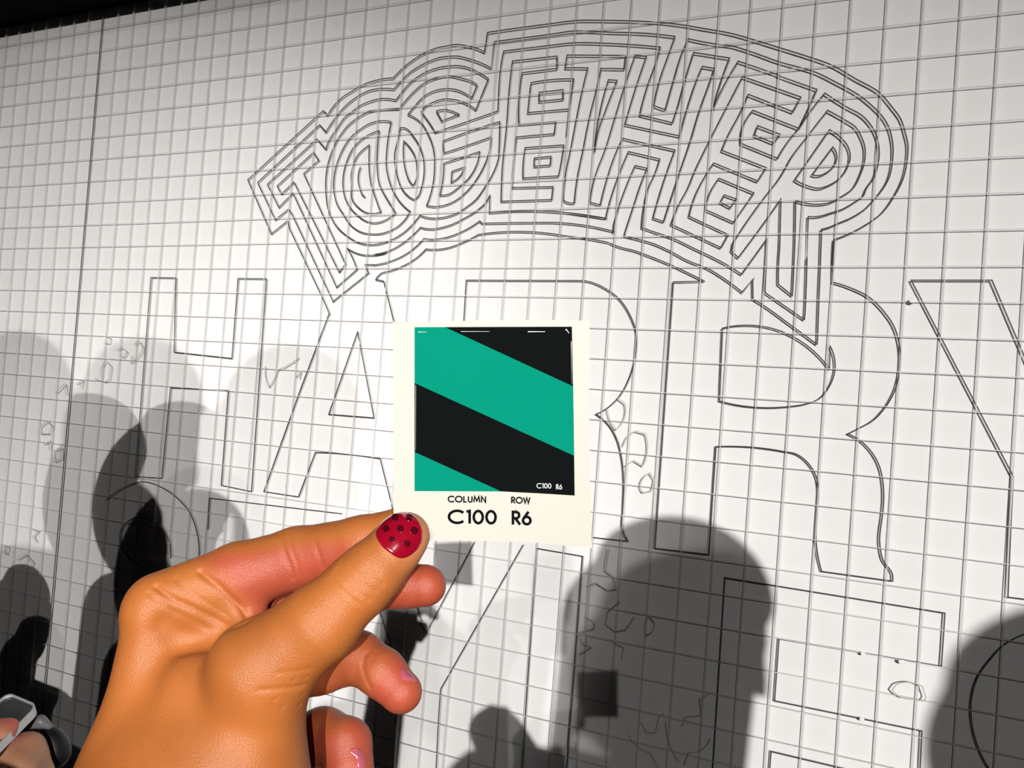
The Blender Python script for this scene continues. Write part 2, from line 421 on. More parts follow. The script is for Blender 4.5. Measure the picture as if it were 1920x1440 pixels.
# ------------------------------------------------------------------ signed distance modelling (camera or world axes)
def PT(px, py, Z):
    return np.array([(px - 960) / FPX * Z, (py - 720) / FPX * Z, Z])

def w2c(p): return (np.asarray(p, float) - CAMP) @ AX.T
def c2w(p): return np.asarray(p, float) @ AX + CAMP

def rcone(P, a, b, ra, rb):
    """distance to a cone with round ends; P is a tuple of broadcastable coordinate arrays"""
    ba = b - a; l = np.linalg.norm(ba)
    if l < 1e-6: return np.sqrt(sum((P[i] - a[i]) ** 2 for i in range(3))) - ra
    u = ba / l
    t = sum((P[i] - a[i]) * u[i] for i in range(3))
    q2 = sum((P[i] - a[i]) ** 2 for i in range(3))
    rr = np.sqrt(np.maximum(q2 - t * t, 0))
    s = (ra - rb) / l
    s = max(-0.95, min(0.95, s)); c = math.sqrt(1 - s * s)
    tt = np.clip(t + rr * s / c, 0, l)
    return np.sqrt(rr ** 2 + (t - tt) ** 2) - (ra + (rb - ra) * tt / l)

def smin(a, b, k):
    h = np.maximum(k - np.abs(a - b), 0) / k
    return np.minimum(a, b) - h * h * k * 0.25

class Field:
    def __init__(s, xs, ys, zs):
        s.ax = [np.asarray(v, np.float32) for v in (xs, ys, zs)]
        s.f = np.full([len(v) for v in s.ax], 0.06, np.float32)
    def add(s, a, b, ra, rb, k, pad=0.0, f=None):
        f = s.f if f is None else f
        m = k + 0.006 + pad; r = max(ra, rb) + m
        lo = np.minimum(a, b) - r; hi = np.maximum(a, b) + r
        sl = []
        for i in range(3):
            i0 = np.searchsorted(s.ax[i], lo[i]); i1 = np.searchsorted(s.ax[i], hi[i])
            sl.append(slice(max(0, i0 - 2), min(len(s.ax[i]), i1 + 2)))
        P = (s.ax[0][sl[0], None, None], s.ax[1][None, sl[1], None], s.ax[2][None, None, sl[2]])
        d = rcone(P, np.float32(a), np.float32(b), ra, rb).astype(np.float32)
        sl = tuple(sl)
        f[sl] = smin(f[sl], d, k)
    def chain(s, pts, k, f=None, pad=0.0):
        for (a, ra), (b, rb) in zip(pts[:-1], pts[1:]):
            s.add(np.asarray(a), np.asarray(b), ra, rb, k, pad, f)

def surface_nets(f, ax):
    neg = f < 0
    nx, ny, nz = f.shape
    cnt = np.zeros((nx - 1, ny - 1, nz - 1), np.uint8)
    for i in (0, 1):
        for j in (0, 1):
            for k in (0, 1):
                cnt += neg[i:nx - 1 + i, j:ny - 1 + j, k:nz - 1 + k]
    act = (cnt > 0) & (cnt < 8)
    I = np.argwhere(act)
    idx = np.full(act.shape, -1, np.int32); idx[act] = np.arange(len(I))
    acc = np.zeros((len(I), 3)); n = np.zeros(len(I))
    corners = [(i, j, k) for i in (0, 1) for j in (0, 1) for k in (0, 1)]
    for a in corners:
        for d in range(3):
            if a[d]: continue
            b = list(a); b[d] = 1
            fa = f[I[:, 0] + a[0], I[:, 1] + a[1], I[:, 2] + a[2]]
            fb = f[I[:, 0] + b[0], I[:, 1] + b[1], I[:, 2] + b[2]]
            c = (fa < 0) != (fb < 0)
            t = np.where(c, fa / np.where(c, fa - fb, 1), 0)
            p = np.stack([I[:, q] + a[q] + (t if q == d else 0) for q in range(3)], 1)
            acc += p * c[:, None]; n += c
    g = acc / n[:, None]
    V = np.stack([np.interp(g[:, q], np.arange(len(ax[q])), ax[q]) for q in range(3)], 1)
    F = []
    for d in range(3):
        e, h = [(1, 2), (2, 0), (0, 1)][d]
        s0 = [slice(1, f.shape[q] - 1) for q in range(3)]; s0[d] = slice(0, f.shape[d] - 1)
        s1 = list(s0); s1[d] = slice(1, f.shape[d])
        A = neg[tuple(s0)]; B = neg[tuple(s1)]
        for flip, M in ((0, A & ~B), (1, ~A & B)):
            J = np.argwhere(M)
            if not len(J): continue
            for q in range(3):
                if q != d: J[:, q] += 1
            def cell_at(o1, o2):
                K = J.copy(); K[:, e] -= o1; K[:, h] -= o2
                return idx[K[:, 0], K[:, 1], K[:, 2]]
            q4 = np.stack([cell_at(1, 1), cell_at(0, 1), cell_at(0, 0), cell_at(1, 0)], 1)
            if flip: q4 = q4[:, ::-1]
            F.append(q4)
    return V, np.concatenate(F)

def mesh_from_arrays(name, V, F, m, parent=None, colors=None):
    me = bpy.data.meshes.new(name)
    me.vertices.add(len(V)); me.vertices.foreach_set('co', np.asarray(V, np.float32).ravel())
    me.loops.add(F.size); me.loops.foreach_set('vertex_index', F.ravel().astype(np.int32))
    me.polygons.add(len(F)); me.polygons.foreach_set('loop_start', np.arange(0, F.size, F.shape[1], dtype=np.int32))
    me.polygons.foreach_set('use_smooth', np.ones(len(F), bool))
    me.update(calc_edges=True); me.validate()
    if colors is not None:
        c = me.color_attributes.new('skin', 'FLOAT_COLOR', 'POINT')
        c.data.foreach_set('color', np.concatenate([colors, np.ones((len(V), 1))], 1).astype(np.float32).ravel())
    me.materials.append(m)
    o = bpy.data.objects.new(name, me); COL.objects.link(o)
    if parent is not None: reparent(o, parent)
    return o

def vsmooth(V, F, it=2, lam=0.5):
    for _ in range(it):
        acc = np.zeros_like(V); n = np.zeros(len(V))
        for a in range(4):
            for b in ((a + 1) % 4, (a + 3) % 4):
                np.add.at(acc, F[:, a], V[F[:, b]]); np.add.at(n, F[:, a], 1)
        V = V + lam * (acc / n[:, None] - V)
    return V

def axis(segs):
    """rectilinear samples from (start, end, step) runs"""
    out = []
    for a, b, st in segs:
        n = max(1, int(round((b - a) / st)))
        out += list(a + (b - a) * np.arange(n) / n)
    out.append(segs[-1][1])
    return np.array(out)

M_skin = mat('skin', (0.6, 0.25, 0.1), 0.42, noise=0.25, nscale=45, bump=0.30, bscale=2400, attr='skin', sss=0.06, spec=0.35)
M_nail = mat('dark_red_nail_gel', (0.22, 0.002, 0.012), 0.10, noise=0.15, nscale=120, coat=1.0)
M_dot = mat('darker_red_dot', (0.05, 0.002, 0.006), 0.15, noise=0.05, coat=1.0)
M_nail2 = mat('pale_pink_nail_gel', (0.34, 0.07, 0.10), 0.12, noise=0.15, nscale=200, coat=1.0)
M_hair = mat('dark_hair', (0.02, 0.014, 0.01), 0.6, noise=0.3, nscale=150, bump=0.6, bscale=300)
M_cloth = mat('black_cloth', (0.02, 0.02, 0.022), 0.9, noise=0.2, nscale=300, bump=0.4, bscale=900)
M_jean = mat('dark_denim', (0.02, 0.03, 0.06), 0.9, noise=0.2, nscale=300, bump=0.4, bscale=900)
DORSAL = np.array([0.34, 0.106, 0.024]); PALMAR = np.array([0.33, 0.062, 0.030])

def J(px, py, Z, rpx): return (PT(px, py, Z), rpx * Z / FPX)

def body_prims(h, base, face, la=None, ra=None, leg=True):
    """joints of a standing person: h height, base foot point (x, y), face heading angle; la, ra optional hand positions"""
    c, s = math.cos(face), math.sin(face)
    def W(x, y, z): return np.array([base[0] + c * x - s * y, base[1] + s * x + c * y, z * h])
    pr = {}
    pr['head'] = [(W(0, .012, .935), .052 * h), (W(0, -.008, .945), .055 * h)], [(W(0, .03, .895), .036 * h), (W(0, .01, .925), .050 * h)]
    pr['nose'] = [[(W(0, .060 * h, .925), .008 * h), (W(0, .072 * h, .908), .010 * h)]]
    pr['ears'] = [[(W(.052 * h, 0, .93), .006 * h), (W(.056 * h, -.006, .908), .008 * h)], [(W(-.052 * h, 0, .93), .006 * h), (W(-.056 * h, -.006, .908), .008 * h)]]
    pr['neck'] = [[(W(0, -.01, .90), .032 * h), (W(0, -.015, .83), .036 * h)]]
    pr['torso'] = [[(W(-.10 * h, -.01, .80), .040 * h), (W(.10 * h, -.01, .80), .040 * h)],
                   [(W(-.055 * h, 0, .75), .068 * h), (W(-.045 * h, 0, .60), .058 * h)], [(W(.055 * h, 0, .75), .068 * h), (W(.045 * h, 0, .60), .058 * h)],
                   [(W(-.05 * h, 0, .54), .066 * h), (W(.05 * h, 0, .54), .066 * h)]]
    pr['legs'] = []
    for sg in (-1, 1):
        pr['legs'] += [[(W(sg * .05 * h, 0, .51), .054 * h), (W(sg * .055 * h, .01, .28), .034 * h)],
                       [(W(sg * .055 * h, .01, .28), .034 * h), (W(sg * .055 * h, -.01, .05), .024 * h)],
                       [(W(sg * .055 * h, -.02, .028), .026 * h), (W(sg * .06 * h, .09 * h, .018), .020 * h)]]
    pr['arms'] = []; pr['fore'] = []
    for sg, hand in ((-1, la), (1, ra)):
        sh = W(sg * .118 * h, -.01, .80)
        if hand is None:
            el = W(sg * .14 * h, -.02, .62); hd = W(sg * .145 * h, .02, .46)
        else:
            hd = np.asarray(hand, float)
            mid = (sh + hd) / 2; L = .34 * h; dd = np.linalg.norm(hd - sh)
            drop = math.sqrt(max(0.0, (L / 2) ** 2 - (dd / 2) ** 2)) if dd < L else 0.02
            el = mid + np.array([0, 0, -max(drop, 0.03)])
        pr['arms'].append([(sh, .036 * h), (el, .027 * h)])
        wr = el + (hd - el) * 0.8
        pr['fore'].append([(el, .026 * h), (wr, .017 * h)])
        pr.setdefault('hands', [])
        d = (hd - el) / np.linalg.norm(hd - el)
        if hand is None:
            pr['hands'].append([(wr, .017 * h), (hd, .022 * h)])
            for q in range(4):
                o2 = np.array([c, s, 0]) * 0 + np.array([-s, c, 0]) * (q - 1.5) * .011 * h
                pr['hands'].append([(hd + o2, .0075 * h), (hd + o2 + d * (.055 - .006 * abs(q - 1.3)) * h + np.array([0, 0, 0.0]), .005 * h)])
            pr['hands'].append([(hd + np.array([-s, c, 0]) * .014 * h, .008 * h), (hd + np.array([-s, c, 0]) * .034 * h + d * .026 * h, .006 * h)])
    return pr

# ------------------------------------------------------------------ the person whose left hand pinches the sticker
HEAD_P = np.array([0.60, -1.95, 1.675])
def photographer():
    wrist = PT(325, 1600, 0.268); elbow = w2c((-0.02, -1.62, 1.14))
    base = (HEAD_P[0], HEAD_P[1]); face = 0.10
    pr = body_prims(HEAD_P[2] / 0.945, base, face)
    fx = axis([(-0.95, -0.14, 0.022), (-0.14, -0.118, 0.002), (-0.118, -0.008, 0.00058), (-0.008, 0.03, 0.004), (0.03, 0.60, 0.022)])
    fy = axis([(-0.26, 0.02, 0.018), (0.02, 0.034, 0.003), (0.034, 0.112, 0.00058), (0.112, 0.16, 0.002), (0.16, 0.35, 0.010), (0.35, 1.62, 0.022)])
    fz = axis([(-0.95, 0.05, 0.018), (0.05, 0.225, 0.008), (0.225, 0.240, 0.002), (0.240, 0.345, 0.00062), (0.345, 0.37, 0.004)])
    Fd = Field(fx, fy, fz)
    A = Fd.f; B = A.copy()
    # fingers and thumb (kept apart), px, py, depth, radius in px
    index = [J(300, 1136, .2880, 62), J(450, 1080, .2925, 62), J(560, 1046, .2930, 57), J(680, 1018, .2870, 50), J(768, 985, .2832, 39)]
    middle = [J(360, 1200, .312, 62), J(560, 1135, .314, 52), J(690, 1104, .303, 44), J(760, 1098, .298, 40), J(797, 1098, .2965, 39.5)]
    ring = [J(400, 1290, .330, 60), J(600, 1243, .325, 56), J(672, 1233, .318, 48), J(716, 1262, .313, 45), J(751, 1297, .310, 40.5)]
    pinky = [J(480, 1430, .338, 52), J(606, 1380, .330, 51), J(648, 1396, .323, 49), J(655, 1440, .319, 44), J(625, 1490, .320, 37)]
    thumb = [J(492, 1252, .2680, 90), J(600, 1168, .2655, 74), J(672, 1098, .2660, 61), J(700, 1070, .2668, 57), J(742, 1026, .2690, 50), J(762, 1004, .2697, 44)]
    for ch in (index, middle, ring, pinky, thumb):
        Fd.f = A
        Fd.chain(ch, 0.0022)
    palm = [[J(288, 1168, .288, 56), J(262, 1450, .283, 93)],
            [J(487, 1264, .2705, 94), J(452, 1470, .275, 104)],
            [J(380, 1300, .279, 84), J(352, 1480, .277, 100)],
            [J(330, 1160, .292, 52), J(440, 1166, .291, 42)],
            [J(330, 1230, .300, 60), J(470, 1210, .288, 55)],
            [J(340, 1260, .318, 88), J(340, 1480, .300, 110)],
            [J(440, 1330, .335, 70), J(400, 1500, .300, 100)]]
    for ch in palm:
        Fd.chain(ch, 0.008, f=B)
    wr = (wrist, 0.026)
    for ch in ([J(300, 1480, .280, 105), wr], [J(430, 1480, .280, 108), wr], [wr, (elbow, 0.040)]):
        Fd.chain(ch, 0.02, f=B)
    A[:] = smin(A, B, 0.006)
    del B
    # the rest of the body, hidden behind the camera
    def addw(lst, k=0.03):
        for (a, r1), (b, r2) in lst:
            Fd.add(w2c(a), w2c(b), r1, r2, k, 0.03, f=A)
    addw(pr['head'], 0.02); addw(pr['nose'], 0.01); addw(pr['ears'], 0.005); addw(pr['neck'], 0.03); addw(pr['torso'], 0.04)
    addw(pr['legs'], 0.03)
    sh = w2c(pr['arms'][0][0][0])
    Fd.add(sh, elbow, 0.055, 0.041, 0.03, 0.03, f=A)
    addw([pr['arms'][1]], 0.02)
    rel = pr['arms'][1][1][0]
    camhand = CAMP + np.array([0.17, -0.12, -0.14])
    addw([[(rel, 0.042), (rel + (camhand - rel) * 0.85, 0.030)], [(rel + (camhand - rel) * 0.85, 0.030), (camhand, 0.036)]], 0.02)
    V, F = surface_nets(A, Fd.ax)
    V = V.astype(np.float64)
    near = (V[:, 2] > 0.2) & (V[:, 1] < 0.13)
    Vs = vsmooth(V, F, 3, 0.5)
    V = np.where(near[:, None], Vs, V)

    def fval(p):
        g = [np.interp(p[:, q], Fd.ax[q], np.arange(len(Fd.ax[q]))) for q in range(3)]
        i = [np.clip(x.astype(int), 0, len(Fd.ax[q]) - 2) for q, x in enumerate(g)]; t = [x - y for x, y in zip(g, i)]
        r = 0
        for a in (0, 1):
            for b in (0, 1):
                for c in (0, 1):
                    r = r + A[i[0] + a, i[1] + b, i[2] + c] * (t[0] if a else 1 - t[0]) * (t[1] if b else 1 - t[1]) * (t[2] if c else 1 - t[2])
        return r
    def cast(px, zmin=0.235):
        px = np.asarray(px, float)
        d = np.stack([(px[:, 0] - 960) / FPX, (px[:, 1] - 720) / FPX, np.ones(len(px))], 1)
        z = np.full(len(px), zmin)
        for _ in range(120):
            v = fval(d * z[:, None])
            z = np.where(v > 0.00003, z + np.minimum(v * 0.7, 0.004), z)
        return d * z[:, None]
    def normal(p, e=0.0012):
        n = np.stack([fval(p + np.eye(3)[q] * e) - fval(p - np.eye(3)[q] * e) for q in range(3)], 1)
        return n / (np.linalg.norm(n, axis=1, keepdims=True) + 1e-9)

    creases = [  # points, width mm, depth mm
        ([(640, 1052), (655, 1075), (680, 1095), (705, 1108)], .7, .30), ([(650, 1040), (670, 1065), (700, 1085), (718, 1097)], .7, .28),
        ([(632, 1068), (645, 1088), (668, 1108), (692, 1124)], .7, .28), ([(622, 1082), (636, 1100), (655, 1118), (676, 1134)], .6, .2),
        ([(664, 1034), (684, 1058), (712, 1076)], .6, .18),
        ([(486, 1294), (540, 1290), (568, 1286)], .7, .35), ([(515, 1312), (566, 1304)], .6, .3), ([(530, 1326), (562, 1322)], .6, .3),
        ([(550, 1276), (574, 1270)], .6, .25),
        ([(520, 1262), (560, 1258), (580, 1254)], .6, .2),
        ([(376, 1072), (395, 1088), (410, 1100), (433, 1123), (455, 1143), (464, 1156)], 1.0, .9),
        ([(293, 1100), (320, 1120), (360, 1140), (400, 1160), (430, 1173)], .9, .7),
        ([(280, 1112), (310, 1138), (350, 1160), (390, 1180)], .8, .3),
        ([(330, 1085), (360, 1112), (400, 1138), (432, 1160)], .8, .3),
        ([(310, 1175), (337, 1192), (367, 1200), (405, 1192)], 5.0, 2.2),
        ([(524, 1000), (530, 1020), (535, 1040), (546, 1068), (549, 1085)], .7, .40),
        ([(540, 998), (547, 1030), (558, 1060), (562, 1080)], .6, .25),
        ([(580, 994), (592, 1020), (600, 1045), (604, 1062)], .6, .25),
        ([(686, 1226), (680, 1245), (683, 1265), (693, 1288)], .8, .40), ([(704, 1222), (696, 1238)], .6, .2),
        ([(405, 1180), (440, 1175), (470, 1160)], 1.2, .5)]
    disp = np.zeros_like(V)
    for pts, wd, dp in creases:
        S = smooth_poly(pts, False, 2, 60, 1e4)
        C3 = cast(np.array(S)); N3 = normal(C3)
        wd *= 1e-3; dp *= 1e-3
        lo = C3.min(0) - 3 * wd; hi = C3.max(0) + 3 * wd
        ids = np.where(((V > lo) & (V < hi)).all(1))[0]
        if not len(ids): continue
        D = np.linalg.norm(V[ids][:, None] - C3[None], axis=2)
        j = D.argmin(1); dm = D[np.arange(len(ids)), j]
        disp[ids] -= normal(V[ids], 0.002) * (dp * np.exp(-(dm / wd) ** 2))[:, None]
    V = V + disp

    # skin colour follows the hand: browner on the back, redder on the palm side
    px = 960 + FPX * V[:, 0] / np.maximum(V[:, 2], 0.05); py = 720 + FPX * V[:, 1] / np.maximum(V[:, 2], 0.05)
    def ss(a, b, x): t = np.clip((x - a) / (b - a), 0, 1); return t * t * (3 - 2 * t)
    bx = 385 + (py - 1070) * 0.9
    mI = ss(0.274, 0.281, V[:, 2]) * ss(-30, 60, px - bx) * (1 - ss(1150, 1190, py)) * ss(0, 40, py - (1010 - (px - 500) * 0.10))
    mM = ss(0.286, 0.290, V[:, 2]) * ss(640, 700, px) * (1 - ss(1135, 1150, py)) * ss(1050, 1060, py)
    mR = ss(0.295, 0.300, V[:, 2]) * ss(1190, 1215, py) * ss(-10, 40, (px - 690) * 0.8 + (py - 1255) * 0.5)
    mP = ss(0.300, 0.306, V[:, 2]) * ss(1345, 1400, py + (650 - px) * 0.3)
    deep = ss(0.292, 0.305, V[:, 2]) * 0.6
    m = np.clip(np.maximum.reduce([mI, mM, mR, mP, deep]), 0, 1)[:, None]
    col = DORSAL * (1 - m) + PALMAR * m
    tipw = np.exp(-(((px - 790) / 40) ** 2 + ((py - 1020) / 50) ** 2))[:, None] * (V[:, 2:3] < 0.28)
    col = col * (1 - 0.5 * tipw) + np.array([0.55, 0.22, 0.12]) * 0.5 * tipw
    root = empty('person', (HEAD_P[0], HEAD_P[1], 0))
    tag(root, 'person whose left hand, thumbnail dark red with dots, pinches the small striped card', 'person')
    body = mesh_from_arrays('body', c2w(V), F[:, ::-1] if FLIP else F, M_skin, root, col)
    tag(body, 'bare left hand and arm')

    def nail(poly, m, label=None, dots=(), lift=0.0004, th=0.0005, parent=root, dome=0.0003):
        poly = np.array(smooth_poly(poly, True, 3, 70, 1e4))
        c = poly.mean(0)
        rings = [0.0, 0.25, 0.5, 0.72, 0.88, 0.97, 1.0]
        V2 = [cast(c[None])[0]]; n = len(poly)
        hs = [lift + dome]
        for r in rings[1:]:
            P3 = cast(c + (poly - c) * r); V2 += list(P3); hs += [lift * (1.0 if r < 0.99 else 0.2) + dome * (1 - r * r)] * n
        V2 = np.array(V2); N2 = normal(V2)
        top = V2 + N2 * np.array(hs)[:, None]; bot = V2 - N2 * th
        F2 = []
        for i in range(n): F2.append((0, 1 + i, 1 + (i + 1) % n))
        for k in range(len(rings) - 2):
            a = 1 + k * n; b = a + n
            for i in range(n):
                j = (i + 1) % n; F2.append((a + i, b + i, b + j)); F2.append((a + i, b + j, a + j))
        M = len(top); last = 1 + (len(rings) - 2) * n
        F3 = [tuple(x for x in f) for f in F2] + [tuple(x + M for x in f[::-1]) for f in F2]
        for i in range(n):
            j = (i + 1) % n; F3.append((last + i, M + last + i, M + last + j)); F3.append((last + i, M + last + j, last + j))
        o = link('fingernail', c2w(np.concatenate([top, bot])), F3, m, smooth=True); 
        bm = bmesh.new(); bm.from_mesh(o.data); bmesh.ops.recalc_face_normals(bm, faces=bm.faces); bm.to_mesh(o.data); bm.free()
        reparent(o, parent)
        if label: tag(o, label)
        for (dx, dy, dr) in dots:
            ang = np.arange(16) / 16 * 2 * np.pi
            ringp = np.stack([dx + dr * np.cos(ang), dy + dr * np.sin(ang)], 1)
            P3 = cast(np.concatenate([[[dx, dy]], ringp])); N3 = normal(P3)
            rr = np.linalg.norm(np.concatenate([[[dx, dy]], ringp]) - c, axis=1) / 48
            H = lift + dome * np.clip(1 - rr * rr, 0, 1) + 0.00012
            T = P3 + N3 * H[:, None]; Bt = P3 + N3 * (H - 0.0002)[:, None]
            FF = [(0, 1 + i, 1 + (i + 1) % 16) for i in range(16)] + [(1 + i, 18 + i, 18 + (i + 1) % 16, 1 + (i + 1) % 16) for i in range(16)]
            d = link('polka_dot', c2w(np.concatenate([T, Bt])), FF, M_dot); reparent_to_child(d, o)
        return o
    nail([(705, 1003), (716, 981), (737, 966), (758, 961), (776, 967), (788, 983), (792, 1000), (789, 1018), (777, 1035), (752, 1047), (730, 1036), (712, 1019)],
         M_nail, 'glossy dark red thumbnail with darker dots',
         [(742.5, 973, 6.3), (766.5, 973, 6.3), (725.5, 994, 6.3), (751, 993, 6.3), (775, 996, 6.8), (735.5, 1012.5, 5.6), (762, 1019, 6)])
    nail([(752, 1255), (760, 1257), (771, 1266), (781, 1280), (768, 1277), (754, 1273)], M_nail2, 'ring finger nail catching the light')
    nail([(654, 1411), (664, 1402), (676, 1408), (684, 1426), (686, 1444), (675, 1444), (666, 1421)], M_nail2, 'little finger nail catching the light')
    # hair and clothes, all out of view behind the camera
    clothes(root, pr, extra=[[(pr['arms'][0][0][0], 0.058), (c2w(elbow), 0.050)], [(c2w(elbow), 0.050), (c2w(elbow + (wrist - elbow) * 0.35), 0.046)],
                             [(rel, 0.050), (rel + (camhand - rel) * 0.6, 0.042)]], left_arm=False, long_hair=True)
    return root

def reparent_to_child(o, p):
    """keep world placement when the parent itself sits under a root"""
    bpy.context.view_layer.update()
    o.parent = p
    o.matrix_parent_inverse = p.matrix_world.inverted()

def sdf_world(name, groups, m, parent, step, k=0.02, cut=None, fine=None):
    pts = [(a, r) for g in groups for (a, r) in g]
    lo = np.min([np.asarray(a) - r for a, r in pts], 0) - 0.03; hi = np.max([np.asarray(a) + r for a, r in pts], 0) + 0.03
    if fine:
        Fd = Field(*[axis([(lo[i], fine[i][0], step), (fine[i][0], fine[i][1], 0.0022), (fine[i][1], hi[i], step)]) for i in range(3)])
    else:
        Fd = Field(*[axis([(lo[i], hi[i], step)]) for i in range(3)])
    for g in groups: Fd.chain(g, k, pad=step * 2)
    if cut is not None:
        P = np.meshgrid(*Fd.ax, indexing='ij', sparse=True)
        Fd.f = np.maximum(Fd.f, cut(*P).astype(np.float32) + np.zeros_like(Fd.f))
    V, F = surface_nets(Fd.f, Fd.ax)
    V = vsmooth(V, F, 1)
    return V, F

def clothes(root, pr, extra=(), left_arm=True, long_hair=False, big=0.0):
    def infl(l, d): return [[(a, r + d) for a, r in g] for g in l]
    sh = infl(pr['torso'], 0.010)
    if left_arm: sh += infl(pr['arms'], 0.010) + infl(pr['fore'], 0.008)
    else: sh += infl(pr['arms'][1:], 0.010)
    sh += [list(e) for e in extra]
    V, F = sdf_world('shirt', sh, M_cloth, root, 0.014); o = mesh_from_arrays('shirt', V, F[:, ::-1] if FLIP else F, M_cloth, root)
    V, F = sdf_world('trousers', infl([g for i, g in enumerate(pr['legs']) if i % 3 != 2], 0.012), M_jean, root, 0.014)
    mesh_from_arrays('trousers', V, F[:, ::-1] if FLIP else F, M_jean, root)
    hd = pr['head'][0]
    c0 = np.asarray(hd[1][0]); r0 = hd[1][1]
    fwd = np.asarray(pr['head'][1][0][0]) - np.asarray(pr['head'][1][1][0]); fwd[2] = 0
    fwd = fwd / (np.linalg.norm(fwd) + 1e-9)
    hair = [[(c0 - fwd * 0.012 + np.array([0, 0, 0.012]), r0 + 0.012 + big), (c0 - fwd * 0.03, r0 + 0.004 + big)]]
    if long_hair:
        side = np.array([-fwd[1], fwd[0], 0])
        hair += [[(c0 - fwd * 0.04, r0 * 0.8), (c0 - fwd * 0.07 + np.array([0, 0, -0.22]), r0 * 0.7)],
                 [(c0 - fwd * 0.03 + side * 0.05, r0 * 0.6), (c0 - fwd * 0.05 + side * 0.06 + np.array([0, 0, -0.2]), r0 * 0.5)],
                 [(c0 - fwd * 0.03 - side * 0.05, r0 * 0.6), (c0 - fwd * 0.05 - side * 0.06 + np.array([0, 0, -0.2]), r0 * 0.5)]]
    V, F = sdf_world('hair', hair, M_hair, root, 0.009, 0.02,
                     cut=lambda X, Y, Z: ((X - c0[0]) * fwd[0] + (Y - c0[1]) * fwd[1] - 0.03 - np.clip((Z - c0[2]) * 0.8, -0.03, 0.06)))
    mesh_from_arrays('hair', V, F[:, ::-1] if FLIP else F, M_hair, root)

FLIP = False
photographer()

# ------------------------------------------------------------------ the sticker card
def cardZ(px, py): return 0.2758 + 0.0016 * ((px - 860) / 250.0) ** 2 + 0.0006 * ((py - 800) / 210.0) ** 2
def card_pt(p, off=0.0):
    Z = cardZ(p[:, 0], p[:, 1]) - off
    return c2w(np.stack([(p[:, 0] - 960) / FPX * Z, (p[:, 1] - 720) / FPX * Z, Z], 1))
M_card = mat('cream_card', (0.40, 0.388, 0.337), 0.6, noise=0.015, nscale=20)
M_pblack = mat('glossy_black_print', (0.003, 0.004, 0.004), 0.8, noise=0.1, spec=0.02)
M_green = mat('emerald_print', (0.0, 0.175, 0.115), 0.7, noise=0.02, spec=0.02)
M_ink = mat('black_ink', (0.004, 0.004, 0.005), 0.8, noise=0.1, spec=0.02)
M_white = mat('white_ink', (0.75, 0.77, 0.76), 0.5, noise=0.05)
M_highlight = mat('painted_edge_highlight', (0.35, 0.38, 0.37), 0.2, noise=0.1, coat=1)  # pale colour painted as highlights along the embossed print edge
croot = empty('sticker_card', c2w(PT(920, 815, 0.276)[None])[0])
tag(croot, 'small cream card with green and black diagonal stripes, held between thumb and index finger', 'card')

def card_sheet():
    nu, nv = 40, 44
    top = np.array([(737, 604.5), (800, 603.5), (925, 600.5), (1000, 599.8), (1106, 601.5)]); bot = np.array([(738, 1016), (810, 1013.5), (900, 1014), (1000, 1017), (1110, 1028)])
    U = np.linspace(0, 1, nu + 1)
    def along(c, u):
        t = np.linspace(0, 1, len(c)); s = (c[:, 0] - c[0, 0]) / (c[-1, 0] - c[0, 0])
        return np.stack([np.interp(u, s, c[:, 0]), np.interp(u, s, c[:, 1])], 1)
    a = along(top, U); b = along(bot, U)
    G = []
    for j in range(nv + 1):
        v = j / nv; r = a * (1 - v) + b * v
        r[:, 0] += -3.0 * U ** 3 * math.sin(math.pi * v) 
        G.append(r)
    G = np.array(G).reshape(-1, 2)
    n = len(G); fr = card_pt(G, 0.0); bk = card_pt(G, -0.0003)
    F = []
    w_ = nu + 1
    for j in range(nv):
        for i in range(nu):
            q = (j * w_ + i, j * w_ + i + 1, (j + 1) * w_ + i + 1, (j + 1) * w_ + i)
            F.append(q[::-1]); F.append(tuple(x + n for x in q))
    rim = [j for j in range(nu)] + [j * w_ + nu for j in range(nv)] + [nv * w_ + nu - i for i in range(nu)] + [(nv - j) * w_ for j in range(nv)]
    for k in range(len(rim)):
        x, y = rim[k], rim[(k + 1) % len(rim)]
        F.append((x, y, y + n, x + n))
    V = np.concatenate([fr, bk])
    o = link('card_sheet', V, F, M_card, smooth=False)
    bm = bmesh.new(); bm.from_mesh(o.data); bmesh.ops.recalc_face_normals(bm, faces=bm.faces); bm.to_mesh(o.data); bm.free()
    reparent(o, croot)
card_sheet()

def card_poly(name, poly, m, off, th=0.00006, parent=None, label=None):
    bm = bmesh.new()
    vs = [bm.verts.new((x, y, 0)) for x, y in poly]; bm.faces.new(vs)
    for x in np.arange(700, 1120, 12):
        bmesh.ops.bisect_plane(bm, geom=bm.verts[:] + bm.edges[:] + bm.faces[:], plane_co=(x, 0, 0), plane_no=(1, 0, 0))
    for y in np.arange(600, 1040, 20):
        bmesh.ops.bisect_plane(bm, geom=bm.verts[:] + bm.edges[:] + bm.faces[:], plane_co=(0, y, 0), plane_no=(0, 1, 0))
    bm.verts.ensure_lookup_table()
    P = np.array([v.co[:2] for v in bm.verts]); n = len(P)
    bm.verts.index_update()
    Fs = [tuple(v.index for v in f.verts) for f in bm.faces]
    bd = [(e.verts[0].index, e.verts[1].index) for e in bm.edges if len(e.link_faces) == 1]
    bm.free()
    V = np.concatenate([card_pt(P, off + th), card_pt(P, off)])
    F = Fs + [tuple(x + n for x in f) for f in Fs] + [(a, b, b + n, a + n) for a, b in bd]
    o = link(name, V, F, m)
    bm = bmesh.new(); bm.from_mesh(o.data); bmesh.ops.recalc_face_normals(bm, faces=bm.faces); bm.to_mesh(o.data); bm.free()
    reparent(o, croot)
    if label: tag(o, label)
    return o
